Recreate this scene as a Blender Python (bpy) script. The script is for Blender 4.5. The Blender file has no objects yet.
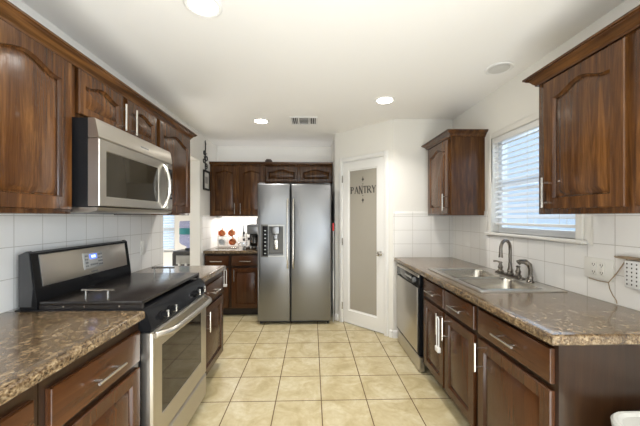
import bpy, bmesh, math, random
from mathutils import Vector, Matrix
random.seed(7)
S = bpy.context.scene
COL = S.collection
PI = math.pi

# ---------------------------------------------------------------- camera, sky, lights, exposure
CEIL = 2.48
cam = bpy.data.objects.new('camera', bpy.data.cameras.new('camera')); COL.objects.link(cam)
cam.location = (0, 0, 1.37)
cam.rotation_euler = (PI/2, 0, -math.radians(1.53))
cam.data.sensor_width = 36; cam.data.lens = 36*297/640
cam.data.shift_y = 4/640
cam.data.clip_start = .02
S.camera = cam
S.view_settings.view_transform = 'Standard'
try: S.view_settings.look = 'None'
except Exception: pass
S.view_settings.gamma = 1
S.view_settings.use_curve_mapping = False
S.view_settings.exposure = 0.32
S.cycles.max_bounces = 10; S.cycles.diffuse_bounces = 6; S.cycles.glossy_bounces = 5
S.cycles.transparent_max_bounces = 16
S.cycles.sample_clamp_indirect = 6
S.cycles.caustics_reflective = False; S.cycles.caustics_refractive = False

W = bpy.data.worlds.new('sky'); S.world = W; W.use_nodes = True
wn = W.node_tree.nodes; wl = W.node_tree.links
bg = wn['Background']; bg.inputs['Color'].default_value = (.62, .80, 1, 1); bg.inputs['Strength'].default_value = .9

def area(name, loc, rot, sx, sy, power, color, spread=PI, disk=False):
    L = bpy.data.lights.new(name, 'AREA'); L.energy = power; L.color = color
    L.shape = 'DISK' if disk else 'RECTANGLE'; L.size = sx; L.size_y = sy; L.spread = spread
    o = bpy.data.objects.new(name, L); COL.objects.link(o); o.location = loc; o.rotation_euler = rot
    return o
P_CAN = 7.8; WARM = (1, .955, .90)
# daylight outside the kitchen and breakfast windows, plus added fill lights
area('daylight_kitchen_window', (2.0, 2.2, 1.75), (0, math.radians(82), 0), 1.3, 1.1, 7, (.80, .90, 1))
area('added_patio_light', (0, -3.22, 1.1), (math.radians(95), 0, 0), 2.0, 1.9, 16, (.93, .97, 1))  # added fill light outside a made-up patio door
area('added_side_light', (1.80, -1.3, 1.45), (0, math.radians(90), 0), 1.15, 1.5, 125, (.90, .95, 1))  # fill light put in outside a made-up window to brighten the left tiles
area('added_floor_uplight', (.05, -.85, .04), (PI, 0, 0), 1.6, 3.4, 86, (.93, .97, 1))  # unseen upward lamp just above the floor, added to brighten the ceiling
area('added_cabinet_uplight', (-.60, 4.50, 2.175), (PI, 0, 0), 1.7, .25, .9, (1, .99, .97))  # upward lamp added above the back cabinets, no fixture there
area('added_breakfast_uplight', (-2.6, 4.2, .04), (PI, 0, 0), 1.3, 1.8, 22, (1, .985, .965))  # unseen upward lamp added to brighten the breakfast room
area('daylight_breakfast_window', (-2.75, 5.62, 1.4), (math.radians(-90), 0, 0), 1.1, 1.4, 12, (.80, .90, 1))

# ---------------------------------------------------------------- helpers
def tag(o, label=None, cat=None, group=None, kind=None):
    if label: o['label'] = label
    if cat: o['category'] = cat
    if group: o['group'] = group
    if kind: o['kind'] = kind
    return o

ORG = {}
def thing(name, loc, label, cat, group=None):
    o = bpy.data.objects.new(name, None); COL.objects.link(o); o.location = loc
    o.empty_display_size = .05
    ORG[o] = Vector(loc); return tag(o, label, cat, group)

class FR:                       # local frame: u along, n outward, v up
    def __init__(s, o=(0, 0, 0), U=(1, 0, 0), N=(0, 1, 0)):
        s.o = Vector(o); s.U = Vector(U).normalized(); s.N = Vector(N).normalized()
    def __call__(s, u, n, v): return s.o + s.U*u + s.N*n + Vector((0, 0, v))
WORLD = FR()
LEFT = FR((0, 0, 0), (0, 1, 0), (1, 0, 0))       # u = y, n = x
RIGHT = FR((0, 0, 0), (0, 1, 0), (-1, 0, 0))     # u = y, n = -x
BACK = FR((0, 0, 0), (1, 0, 0), (0, -1, 0))      # u = x, n = -y
DIAG = FR((.919, 3.346, 0), (-1, 1, 0), (-1, -1, 0))

def circle(r, n): return [(r*math.cos(2*PI*i/n), r*math.sin(2*PI*i/n)) for i in range(n)]
def rrect(a0, a1, b0, b1, r, k=5):
    P = []
    for (cx, cy, s) in ((a1-r, b1-r, 0), (a0+r, b1-r, 1), (a0+r, b0+r, 2), (a1-r, b0+r, 3)):
        for i in range(k+1):
            t = (s+i/k)*PI/2; P.append((cx+r*math.cos(t), cy+r*math.sin(t)))
    return P

class MB:
    def __init__(s, F=WORLD): s.bm = bmesh.new(); s.F = F
    def V(s, u, n, v): return s.bm.verts.new(s.F(u, n, v))
    def face(s, vs):
        try: return s.bm.faces.new(vs)
        except ValueError: return None
    def box(s, u0, u1, n0, n1, v0, v1, bev=0):
        vs = [s.V(u, n, v) for u in (u0, u1) for n in (n0, n1) for v in (v0, v1)]
        fs = [s.face([vs[i] for i in q]) for q in ((0, 1, 3, 2), (4, 6, 7, 5), (0, 4, 5, 1), (2, 3, 7, 6), (0, 2, 6, 4), (1, 5, 7, 3))]
        if bev:
            es = list({e for f in fs for e in f.edges})
            bmesh.ops.bevel(s.bm, geom=es, offset=bev, segments=2, affect='EDGES', profile=.5)
        return s
    def loft(s, loops, cap0=True, cap1=True, closed=True):
        R = [[s.V(*p) for p in L] for L in loops]; n = len(R[0])
        for a, b in zip(R, R[1:]):
            for i in range(n if closed else n-1):
                j = (i+1) % n
                s.face([a[i], a[j], b[j], b[i]])
        if cap0: s.face(R[0][::-1])
        if cap1: s.face(R[-1])
        return s
    def tube(s, pts, r, seg=8, cap=True):
        P = [Vector(p) for p in pts]; rs = r if isinstance(r, (list, tuple)) else [r]*len(P)
        loops = []; up = None
        for i, p in enumerate(P):
            d = (P[min(i+1, len(P)-1)]-P[max(i-1, 0)]).normalized()
            if up is None: up = Vector((0, 0, 1)) if abs(d.z) < .9 else Vector((1, 0, 0))
            a = (up-d*up.dot(d)).normalized(); b = d.cross(a); up = a
            loops.append([tuple(p+a*(rs[i]*c)+b*(rs[i]*q)) for c, q in circle(1, seg)])
        return s.loft(loops, cap, cap)
    def lathe(s, c, prof, seg=16, axis='v'):     # prof: (radius, height)
        loops = []
        for r, h in prof:
            L = []
            for a, b in circle(max(r, 1e-4), seg):
                if axis == 'v': L.append((c[0]+a, c[1]+b, c[2]+h))
                elif axis == 'n': L.append((c[0]+a, c[1]+h, c[2]+b))
                else: L.append((c[0]+h, c[1]+a, c[2]+b))
            loops.append(L)
        return s.loft(loops)
    def prism_u(s, poly, u0, u1):                # poly of (n, v)
        return s.loft([[(u0, n, v) for n, v in poly], [(u1, n, v) for n, v in poly]])
    def prism_n(s, poly, n0, n1):                # poly of (u, v)
        return s.loft([[(u, n0, v) for u, v in poly], [(u, n1, v) for u, v in poly]])
    def prism_v(s, poly, v0, v1):                # poly of (u, n)
        return s.loft([[(u, n, v0) for u, n in poly], [(u, n, v1) for u, n in poly]])
    def build(s, name, mat, parent=None, smooth=True, origin=None):
        o = Vector(origin) if origin is not None else (ORG[parent] if parent else Vector((0, 0, 0)))
        bm = s.bm
        bmesh.ops.remove_doubles(bm, verts=bm.verts, dist=1e-6)
        bmesh.ops.recalc_face_normals(bm, faces=bm.faces)
        bmesh.ops.translate(bm, verts=bm.verts, vec=-o)
        me = bpy.data.meshes.new(name); bm.to_mesh(me); bm.free()
        if smooth:
            for p in me.polygons: p.use_smooth = True
            me.set_sharp_from_angle(angle=math.radians(35))
        me.materials.append(mat)
        ob = bpy.data.objects.new(name, me); COL.objects.link(ob)
        if parent: ob.parent = parent
        else: ob.location = o
        ORG[ob] = o
        return ob

def struct(name, mb, mat, parent=None):
    o = mb.build(name, mat, parent); o['kind'] = 'structure'; return o

def copy_tree(o, parent=None):
    c = o.copy(); COL.objects.link(c)
    if parent: c.parent = parent
    for ch in list(o.children): copy_tree(ch, c)
    return c

# ---------------------------------------------------------------- materials
def mat(name, color=(.5, .5, .5), rough=.5, metal=0, **kw):
    m = bpy.data.materials.new(name); m.use_nodes = True
    b = m.node_tree.nodes['Principled BSDF']
    b.inputs['Base Color'].default_value = (*color, 1); b.inputs['Roughness'].default_value = rough
    b.inputs['Metallic'].default_value = metal
    for k, v in kw.items(): b.inputs[k.replace('_', ' ')].default_value = v
    return m
class NT:
    def __init__(s, m): s.m = m; s.t = m.node_tree; s.b = s.t.nodes['Principled BSDF']
    def n(s, typ, **kw):
        o = s.t.nodes.new(typ)
        for k, v in kw.items():
            if k.startswith('i_'): o.inputs[k[2:].replace('_', ' ')].default_value = v
            else: setattr(o, k, v)
        return o
    def l(s, a, b): s.t.links.new(a, b)
    def coord(s, scale=(1, 1, 1), loc=(0, 0, 0), out='Object'):
        c = s.n('ShaderNodeTexCoord'); m = s.n('ShaderNodeMapping'); s.l(c.outputs[out], m.inputs['Vector'])
        m.inputs['Scale'].default_value = scale; m.inputs['Location'].default_value = loc
        return m.outputs['Vector']
    def noise(s, vec, scale, detail=4, rough=.5, dist=0):
        o = s.n('ShaderNodeTexNoise'); s.l(vec, o.inputs['Vector']); o.inputs['Scale'].default_value = scale
        o.inputs['Detail'].default_value = detail; o.inputs['Roughness'].default_value = rough; o.inputs['Distortion'].default_value = dist
        return o.outputs['Fac']
    def ramp(s, fac, stops):
        r = s.n('ShaderNodeValToRGB'); s.l(fac, r.inputs['Fac']); e = r.color_ramp.elements
        while len(e) < len(stops): e.new(.5)
        for k, (p, c) in enumerate(stops): e[k].position = p; e[k].color = (*c, 1) if len(c) == 3 else c
        return r.outputs['Color']
    def math(s, op, a, b=None):
        o = s.n('ShaderNodeMath', operation=op)
        for k, x in ((0, a), (1, b)):
            if x is None: continue
            if isinstance(x, (int, float)): o.inputs[k].default_value = x
            else: s.l(x, o.inputs[k])
        return o.outputs[0]
    def mix(s, fac, a, b, blend='MIX'):
        o = s.n('ShaderNodeMix', data_type='RGBA', blend_type=blend)
        for k, x in ((0, fac), (6, a), (7, b)):
            if isinstance(x, (int, float)): o.inputs[k].default_value = x
            elif isinstance(x, tuple): o.inputs[k].default_value = (*x, 1)
            else: s.l(x, o.inputs[k])
        return o.outputs[2]
    def bump(s, h, strength=.2, dist=.01):
        o = s.n('ShaderNodeBump'); o.inputs['Strength'].default_value = strength; o.inputs['Distance'].default_value = dist
        s.l(h, o.inputs['Height']); s.l(o.outputs['Normal'], s.b.inputs['Normal'])
    def grid(s, vec, specs, w):    # specs: (axis, pitch, offset); returns 1 on grout
        x = s.n('ShaderNodeSeparateXYZ'); s.l(vec, x.inputs[0]); r = None
        for ax, p, off in specs:
            f = s.math('FRACT', s.math('DIVIDE', s.math('SUBTRACT', x.outputs[ax], off), p))
            d = s.math('MULTIPLY', s.math('MINIMUM', f, s.math('SUBTRACT', 1.0, f)), p)
            g = s.math('LESS_THAN', d, w/2)
            r = g if r is None else s.math('MAXIMUM', r, g)
        return r

def paint(name, color, bumpy=.05, rough=.7):
    m = mat(name, color, rough); t = NT(m); t.bump(t.noise(t.coord(), 90, 3), bumpy, .004); return m
M = {}
M['wall'] = paint('cream_wall_paint', (.76, .745, .705))
M['ceil'] = paint('ceiling_paint', (.87, .855, .83), .12)
M['white'] = mat('white_trim_paint', (.78, .775, .76), .35)
M['vinyl'] = mat('white_vinyl', (.80, .81, .82), .35)

def wood(name, axis, dark=(.020, .0068, .0018), mid=(.072, .0270, .0070), lite=(.185, .080, .0220), rough=.24, grain=.30, bump=.35):
    m = mat(name, mid, rough); t = NT(m)
    s = [22, 22, 22]; s[axis] = 1.6
    v = t.coord(tuple(s))
    n1 = t.noise(v, 1.0, 6, .62, .8)
    s2 = [110, 110, 110]; s2[axis] = 5
    n2 = t.noise(t.coord(tuple(s2)), 1.5, 4, .6, .3)
    c1 = t.ramp(n1, [(.26, dark), (.50, mid), (.78, lite)])
    c = t.mix(t.math('MULTIPLY', t.ramp(n2, [(.45, (0, 0, 0)), (.62, (1, 1, 1))]), grain), c1, dark)
    t.l(c, t.b.inputs['Base Color'])
    t.b.inputs['Coat Weight'].default_value = .16; t.b.inputs['Coat Roughness'].default_value = .08; t.b.inputs['Specular IOR Level'].default_value = .30
    t.bump(t.math('ADD', n1, t.math('MULTIPLY', n2, .6)), bump, .004)
    return m
M['wood_z'] = wood('dark_stained_wood_vertical', 2)
M['wood_y'] = wood('dark_stained_wood_lengthwise', 1)
M['wood_x'] = wood('dark_stained_wood_crosswise', 0)
BW = dict(dark=(.034, .0115, .0036), mid=(.054, .0185, .0055), lite=(.088, .0310, .0090), rough=.27, grain=.18, bump=.12)
M['base_z'] = wood('plain_brown_wood_vertical', 2, **BW)
M['base_y'] = wood('plain_brown_wood_lengthwise', 1, **BW)
M['base_x'] = wood('plain_brown_wood_crosswise', 0, **BW)
M['frame_z'] = wood('dark_carcass_wood_with_gap_shade', 2, dark=(.012, .0050, .0020), mid=(.021, .0088, .0034), lite=(.036, .0155, .0060), rough=.33, grain=.15, bump=.1)  # carcass stain taken darker to hold the shade between drawers and doors
M['toe'] = mat('dark_toe_kick', (.02, .012, .008), .5)

def granite(name):
    m = mat(name, (.2, .15, .1), .2); t = NT(m); v = t.coord((1.15, .9, 1.15))
    n1 = t.noise(v, 44, 6, .68, .35); n2 = t.noise(v, 120, 4, .7, .1); n3 = t.ramp(t.noise(v, 17, 4, .6, .5), [(.42, (0, 0, 0)), (.60, (1, 1, 1))])
    c1 = t.ramp(n1, [(.38, (.014, .008, .004)), (.48, (.085, .046, .019)), (.57, (.23, .155, .078)), (.74, (.46, .38, .26))])
    c2 = t.ramp(n2, [(.40, (.018, .011, .007)), (.50, (.18, .12, .062)), (.64, (.40, .33, .22))])
    c = t.mix(.45, c1, c2)
    c = t.mix(t.math('MULTIPLY', n3, .55), c, (.055, .032, .016))
    t.l(c, t.b.inputs['Base Color']); t.b.inputs['Coat Weight'].default_value = .4; t.b.inputs['Coat Roughness'].default_value = .1
    return m
M['granite'] = granite('brown_speckled_laminate')

def floor_mat():
    m = mat('beige_floor_tile', (.5, .42, .28), .3); t = NT(m); v = t.coord()
    g = t.grid(v, ((0, .339, .069), (1, .339, .184)), .0075)
    n = t.noise(v, 5.5, 6, .62, .8); n2 = t.noise(v, 26, 4, .6, .4)
    c = t.ramp(n, [(.30, (.37, .295, .15)), (.48, (.49, .415, .245)), (.66, (.59, .53, .36))])
    c = t.mix(t.math('MULTIPLY', t.ramp(n2, [(.4, (0, 0, 0)), (.68, (1, 1, 1))]), .35), c, (.38, .29, .155))
    c = t.mix(g, c, (.115, .07, .028)); t.l(c, t.b.inputs['Base Color'])
    r = t.math('ADD', t.math('MULTIPLY', g, .45), .30); t.l(r, t.b.inputs['Roughness'])
    t.bump(t.math('SUBTRACT', t.math('MULTIPLY', n, .3), g), .35, .003)
    return m
M['floor'] = floor_mat()

def wtile(name, hax, hp, hoff, color=(.84, .83, .81)):
    m = mat(name, color, .13); t = NT(m); v = t.coord()
    g = t.grid(v, ((hax, hp, hoff), (2, .1555, .91)), .0035)
    c = t.mix(g, color, (.50, .48, .44)); t.l(c, t.b.inputs['Base Color'])
    t.l(t.math('ADD', t.math('MULTIPLY', g, .5), .13), t.b.inputs['Roughness'])
    t.bump(t.math('SUBTRACT', 1.0, g), .3, .002)
    return m
M['tile_left'] = wtile('white_wall_tile_left', 1, .158, 1.517)
M['tile_right'] = wtile('white_wall_tile_right', 1, .158, 1.524)
M['tile_side'] = wtile('white_wall_tile_side', 0, .21, 1.14)
M['tile_back'] = wtile('white_wall_tile_back', 0, .158, -1.48)

def steel(name, color=(.27, .275, .285), rough=.34, axis=2):
    m = mat(name, color, rough, 1); t = NT(m)
    s = [60, 60, 60]; s[axis] = 1.2
    n = t.noise(t.coord(tuple(s)), 6, 3, .6)
    t.l(t.math('ADD', t.math('MULTIPLY', n, .07), rough-.035), t.b.inputs['Roughness'])
    return m
M['steel'] = steel('brushed_stainless_steel')
M['steel_y'] = steel('brushed_stainless_lengthwise', (.54, .51, .465), .33, 1)
M['sinksteel'] = steel('sink_stainless_steel', (.58, .56, .52), .38, 1)
M['nickel'] = mat('brushed_nickel', (.58, .56, .52), .25, 1)
M['pewter'] = mat('dark_pewter_metal', (.20, .18, .16), .22, 1)
M['black'] = mat('black_enamel', (.009, .009, .010), .13, Specular_IOR_Level=.15)
M['blackm'] = mat('matte_black_plastic', (.02, .02, .021), .45)
M['dgray'] = mat('dark_grey_metal', (.05, .05, .052), .35)
M['bowl'] = steel('sink_bowl_steel', (.44, .415, .37), .26, 1)
M['gray'] = mat('grey_plastic', (.16, .165, .17), .4)
M['disp'] = mat('shade_darkened_recess_grey', (.12, .115, .105), .35, .3)  # grey darkened to stand in for the shadow inside the recess
M['silver'] = mat('silver_plastic', (.42, .42, .41), .35, .4)
M['board'] = mat('dark_stained_board', (.016, .013, .012), .26)
M['oglass'] = mat('dark_oven_glass', (.018, .013, .010), .05)
M['plate'] = mat('ivory_plate_plastic', (.76, .75, .71), .35)
M['slot'] = mat('dark_slot', (.05, .045, .04), .6)
M['copper'] = mat('copper', (.62, .22, .09), .25, .9)
M['iron'] = mat('black_wrought_iron', (.015, .014, .013), .5)
M['paper'] = mat('print_paper', (.75, .74, .70), .6)
M['red'] = mat('red_plastic', (.55, .02, .02), .4)
M['cord'] = mat('tan_cord', (.36, .27, .18), .5)
M['whitep'] = mat('white_plastic', (.70, .70, .69), .35)
M['blind'] = mat('white_blind_slats', (.78, .82, .86), .45)
M['darkwood'] = mat('dark_wood_block', (.035, .018, .010), .4)
M['teal'] = mat('teal_label', (.04, .24, .27), .5)
M['ink'] = mat('dark_vinyl_lettering', (.05, .045, .04), .5)
M['binlid'] = mat('pale_grey_bin_lid', (.50, .50, .47), .35)
M['bin'] = steel('bin_steel', (.60, .58, .50), .35, 2)

def emis(name, color, st):
    m = mat(name, (.01, .01, .01), .3); b = m.node_tree.nodes['Principled BSDF']
    b.inputs['Emission Color'].default_value = (*color, 1); b.inputs['Emission Strength'].default_value = st; return m
M['lens_on'] = emis('lit_lamp_lens', (1, .93, .82), 14)
M['lens_off'] = mat('unlit_lamp_lens', (.62, .61, .58), .3)
M['blue'] = emis('blue_lit_display', (.12, .22, 1), 1.3)
M['digits'] = emis('pale_display_digits', (.7, .85, 1), 2.0)

def glass(name, tint=(.96, .98, 1), gl=.08):
    m = bpy.data.materials.new(name); m.use_nodes = True; t = m.node_tree; t.nodes.clear()
    o = t.nodes.new('ShaderNodeOutputMaterial'); mx = t.nodes.new('ShaderNodeMixShader')
    a = t.nodes.new('ShaderNodeBsdfTransparent'); b = t.nodes.new('ShaderNodeBsdfGlossy')
    a.inputs[0].default_value = (*tint, 1); b.inputs['Roughness'].default_value = .02
    mx.inputs[0].default_value = gl
    t.links.new(a.outputs[0], mx.inputs[1]); t.links.new(b.outputs[0], mx.inputs[2]); t.links.new(mx.outputs[0], o.inputs[0])
    return m
M['glass'] = glass('window_glass')
M['jug'] = glass('blue_water_jug', (.66, .69, .88), .10)
M['carafe'] = glass('smoked_glass', (.45, .40, .34), .15)
M['frost'] = mat('frosted_door_glass', (.36, .335, .285), .32)
M['mwglass'] = mat('dark_microwave_glass', (.022, .018, .012), .05, Specular_IOR_Level=.22)

# ---------------------------------------------------------------- the room
XL, XR, YB, YS, YREAR = -1.49, 1.605, 4.70, 3.345, -3.0
struct('floor', MB().box(-3.7, 1.75, -3.6, 5.6, -.08, 0), M['floor'])
struct('ceiling', MB().box(-3.7, 1.75, -3.12, 5.6, CEIL, CEIL+.1), M['ceil'])
# left wall: solid to y=3.0, opening to the breakfast room, then a stub with an end face
b = MB(); b.box(XL-.13, XL, -3.0, 3.0, 0, CEIL); b.box(XL-.13, XL, 3.0, 3.985, 2.12, CEIL); b.box(XL-.13, XL, 3.985, 4.83, 0, CEIL)
struct('wall_left', b, M['wall'])
WY0, WY1, WZ0, WZ1 = 1.755, 2.60, 1.235, 2.065       # kitchen window opening
QY0, QY1, QZ0, QZ1 = -2.05, -.55, .90, 2.05  # opening of the added side window
b = MB(); b.box(XR, XR+.13, -3.0, QY0, 0, CEIL); b.box(XR, XR+.13, QY1, WY0, 0, CEIL); b.box(XR, XR+.13, QY0, QY1, 0, QZ0); b.box(XR, XR+.13, QY0, QY1, QZ1, CEIL); b.box(XR, XR+.13, WY1, 3.5, 0, CEIL)
b.box(XR, XR+.13, WY0, WY1, 0, WZ0); b.box(XR, XR+.13, WY0, WY1, WZ1, CEIL)
struct('wall_right', b, M['wall'])
struct('wall_back', MB().box(XL, .44, YB, YB+.13, 0, CEIL), M['wall'])
# pantry enclosure: side of fridge niche, diagonal wall with doorway, short wall beside the counter
DS0, DS1, DH = .112, .738, 2.083
b = MB(); b.box(.304, .42, 3.961, YB, 0, CEIL)
struct('wall_niche', b, M['wall'])
b = MB(DIAG)
b.box(0, DS0, -.10, 0, 0, CEIL); b.box(DS1, .868, -.10, 0, 0, CEIL); b.box(DS0, DS1, -.10, 0, DH, CEIL)
struct('wall_pantry', b, M['wall'])
struct('wall_side', MB().box(.919, XR+.02, YS, YS+.1, 0, CEIL), M['wall'])
# wall behind the camera; its patio door opening is made up for fill light
b = MB(); b.box(XL, -1.05, YREAR-.12, YREAR, 0, CEIL); b.box(1.05, XR, YREAR-.12, YREAR, 0, CEIL); b.box(-1.05, 1.05, YREAR-.12, YREAR, 2.08, CEIL)
struct('wall_rear', b, M['wall'])
b = MB(); 
for x0, x1 in ((-1.05, -.98), (-.035, .035), (.98, 1.05)): b.box(x0, x1, YREAR-.08, YREAR-.02, 0.001, 2.08)
b.box(-.98, .98, YREAR-.08, YREAR-.02, 2.0, 2.08); b.box(-.98, .98, YREAR-.08, YREAR-.02, 0.001, .08)
d = struct('added_patio_door', b, M['vinyl'])  # unseen patio door, made up as a way in for fill light
b = MB(); b.box(-.98, -.035, YREAR-.055, YREAR-.045, .08, 2.0); b.box(.035, .98, YREAR-.055, YREAR-.045, .08, 2.0)
struct('door_pane', b, M['glass'], d)
# breakfast room beyond the opening
BX0, BX1, BZ0, BZ1 = -3.0, -2.42, .75, 1.95
b = MB(); b.box(-3.62, BX0, 5.3, 5.42, 0, CEIL); b.box(BX1, XL-.13, 5.3, 5.42, 0, CEIL)
b.box(BX0, BX1, 5.3, 5.42, 0, BZ0); b.box(BX0, BX1, 5.3, 5.42, BZ1, CEIL)
struct('wall_breakfast', b, M['wall'])
struct('wall_breakfast_left', MB().box(-3.7, -3.6, 1.4, 5.42, 0, CEIL), M['wall'])
struct('wall_breakfast_front', MB().box(-3.6, XL-.13, 1.3, 1.4, 0, CEIL), M['wall'])
struct('wall_breakfast_right', MB().box(XL-.13, XL-.03, 4.83, 5.42, 0, CEIL), M['wall'])

# wall tiles (thin glazed layer with a bullnose top)
struct('wall_left_tiles', MB().box(XL, XL+.008, -.2, 3.0, .60, 1.40), M['tile_left'])
b = MB(); b.box(XR-.008, XR, .85, WY0-.11, .88, 1.425); b.box(XR-.008, XR, WY0-.11, WY1+.07, .88, WZ0-.03); b.box(XR-.008, XR, WY1+.07, YS, .88, 1.425)
struct('wall_right_tiles', b, M['tile_right'])
b = MB(); b.box(.925, XR-.008, YS-.008, YS, .88, 1.40); b.box(.925, XR-.008, YS-.011, YS, 1.40, 1.43, .003); b.box(.917, .925, YS-.011, YS, .88, 1.43)
struct('wall_side_tiles', b, M['tile_side'])
b = MB(); b.box(XL, -.70, YB-.008, YB, .88, 1.385)
struct('wall_back_tiles', b, M['tile_back'])
struct('wall_stub_tiles', MB().box(XL, XL+.008, 4.05, YB-.008, .88, 1.385), M['tile_left'])

def base_prof(h=.085): return [(0, 0), (.016, 0), (.016, h-.02), (.008, h-.005), (0, h)]
b = MB(DIAG); b.prism_u(base_prof(), 0.012, DS0-.07); b.prism_u(base_prof(), DS1+.07, .86)
struct('baseboard_pantry', b, M['white'])
struct('baseboard_side', MB(FR((0, YS, 0), (1, 0, 0), (0, -1, 0))).prism_u(base_prof(), .913, 1.0), M['white'])
struct('baseboard_right', MB(FR((XR, 0, 0), (0, 1, 0), (-1, 0, 0))).prism_u(base_prof(), -3, 1.12), M['white'])
struct('baseboard_left', MB(FR((XL, 0, 0), (0, 1, 0), (1, 0, 0))).prism_u(base_prof(), -3, .2), M['white'])

# pantry door and casing
b = MB(DIAG)
cw = .050
for u0, u1 in ((DS0-cw, DS0), (DS1, DS1+cw)):
    b.prism_v([(u0, 0), (u1, 0), (u1, .012), (u1-.012, .018), (u0+.012, .018), (u0, .012)], 0, DH+cw)
b.prism_u([(0, DH), (.012, DH), (.018, DH+.012), (.018, DH+cw-.012), (.012, DH+cw), (0, DH+cw)], DS0, DS1)
b.box(DS0-.001, DS0+.004, -.10, 0, 0, DH); b.box(DS1-.004, DS1+.001, -.10, 0, 0, DH); b.box(DS0, DS1, -.10, 0, DH-.004, DH+.001)
struct('trim_1', b, M['white'])
u0, u1, z0, z1 = DS0+.006, DS1-.006, .012, DH-.008
gu0, gu1, gz0, gz1 = .228, .630, .19, 1.955
b = MB(DIAG)
n0, n1 = -.040, -.004
def rect(a0, a1, c0, c1, n): return [(a0, n, c0), (a1, n, c0), (a1, n, c1), (a0, n, c1)]
b.loft([rect(u0, u1, z0, z1, n0), rect(u0, u1, z0, z1, n1), rect(gu0-.018, gu1+.018, gz0-.018, gz1+.018, n1), rect(gu0-.012, gu1+.012, gz0-.012, gz1+.012, n1-.008),
        rect(gu0, gu1, gz0, gz1, n1-.010), rect(gu0, gu1, gz0, gz1, n0), rect(u0, u1, z0, z1, n0)], False, False)
door = struct('door_1', b, M['white'])
o = struct('door_pane', MB(DIAG).box(gu0-.002, gu1+.002, -.025, -.019, gz0-.002, gz1+.002), M['frost'], door); o['label'] = 'frosted glass panel of the pantry door'
b = MB(DIAG); c = (DS0+.052, n1, .94)
b.lathe(c, [(.026, 0), (.026, .004), (.012, .010), (.010, .030), (.022, .040), (.028, .052), (.024, .064), (.008, .069)], 18, 'n')
struct('door_knob', b, M['nickel'], door)['label'] = 'round silver door knob'
for z in (.22, 1.05, 1.86):
    struct('hinge', MB(DIAG).tube([(DS1-.002, .006, z-.045), (DS1-.002, .006, z+.045)], .008), M['nickel'], door)
# lettering on the glass: thick and thin strokes with serifs
def letters(F, word, uc, zc, h, w, n):
    G = {'P': [((.06, 0), (.06, 1), .17), ((0, 1), (.42, .97), .07), ((.42, .97), (.55, .76), .12), ((.55, .76), (.42, .53), .12), ((.42, .53), (0, .48), .07), ((-.13, 0), (.15, 0), .06), ((-.13, 1), (.05, 1), .06)],
         'A': [((0, 0), (.32, 1), .07), ((.32, 1), (.66, 0), .16), ((.12, .36), (.53, .36), .06), ((-.1, 0), (.12, 0), .05), ((.52, 0), (.8, 0), .05)],
         'N': [((.05, -.1), (.05, 1.1), .08), ((.05, 1.1), (.62, -.1), .16), ((.62, -.1), (.62, 1.1), .08), ((-.07, -.1), (.17, -.1), .05), ((.5, 1.1), (.75, 1.1), .05)],
         'T': [((.32, 0), (.32, 1), .15), ((0, 1), (.65, 1), .08), ((0, 1), (-.02, .8), .05), ((.65, 1), (.67, .8), .05), ((.2, 0), (.45, 0), .05)],
         'R': [((0, 0), (0, 1), .15), ((0, 1), (.40, .97), .07), ((.40, .97), (.52, .77), .12), ((.52, .77), (.4, .54), .12), ((.4, .54), (0, .5), .07), ((.25, .5), (.66, 0), .15), ((-.12, 0), (.14, 0), .05), ((.58, 0), (.8, 0), .05)],
         'Y': [((0, 1), (.32, .48), .15), ((.64, 1), (.32, .48), .07), ((.32, .48), (.32, 0), .14), ((-.1, 1), (.12, 1), .05), ((.52, 1), (.76, 1), .05), ((.2, 0), (.44, 0), .05)]}
    b = MB(F); cell = w/len(word)
    for i, ch in enumerate(word):
        for (a, c, t) in G[ch]:
            A = Vector((a[0]*cell*1.15, a[1]*h)); C = Vector((c[0]*cell*1.15, c[1]*h)); d = (C-A).normalized()
            q = Vector((-d.y, d.x))*(t*h*.62); e = d*(t*h*.2)
            P = [A-e+q, C+e+q, C+e-q, A-e-q]
            x0 = uc+w/2-i*cell-.12*cell
            b.prism_n([(x0-p.x, zc-h/2+p.y) for p in P], n, n+.0015)
    return b
uc = (gu0+gu1)/2
b = letters(DIAG, 'PANTRY', uc, 1.708, .082, .385, -.0188)
def diamond(b, u, z, w, h): b.prism_n([(u-w, z), (u, z-h), (u+w, z), (u, z+h)], -.0188, -.0173)
for s in (1, -1):
    diamond(b, uc, 1.708+s*.132, .0075, .038); diamond(b, uc, 1.708+s*.128, .019, .021); diamond(b, uc, 1.708+s*.072, .007, .009)
struct('door_lettering', b, M['ink'], door)['label'] = 'dark PANTRY lettering with scrollwork above and below'

# kitchen window
b = MB()
xf = XR+.055
b.box(xf, xf+.05, WY0+.001, WY0+.045, WZ0+.001, WZ1-.001); b.box(xf, xf+.05, WY1-.045, WY1-.001, WZ0+.001, WZ1-.001)
b.box(xf, xf+.05, WY0+.045, WY1-.045, WZ0+.001, WZ0+.045); b.box(xf, xf+.05, WY0+.045, WY1-.045, WZ1-.045, WZ1-.001)
b.box(xf, xf+.05, WY0+.045, WY1-.045, 1.63, 1.67)
win = struct('window_1', b, M['vinyl'])
struct('window_pane', MB().box(xf+.02, xf+.026, WY0+.045, WY1-.045, WZ0+.045, WZ1-.045), M['glass'], win)
b = MB()
c = .045
b.box(XR-.014, XR, WY0-c, WY0, WZ0, WZ1+c, .003); b.box(XR-.014, XR, WY1, WY1+c, WZ0, WZ1+c, .003); b.box(XR-.014, XR, WY0, WY1, WZ1, WZ1+c, .003)
b.box(XR-.035, XR+.055, WY0-c-.02, WY1+c+.02, WZ0-.022, WZ0, .004)
struct('window_sill', b, M['wall'], win)
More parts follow.
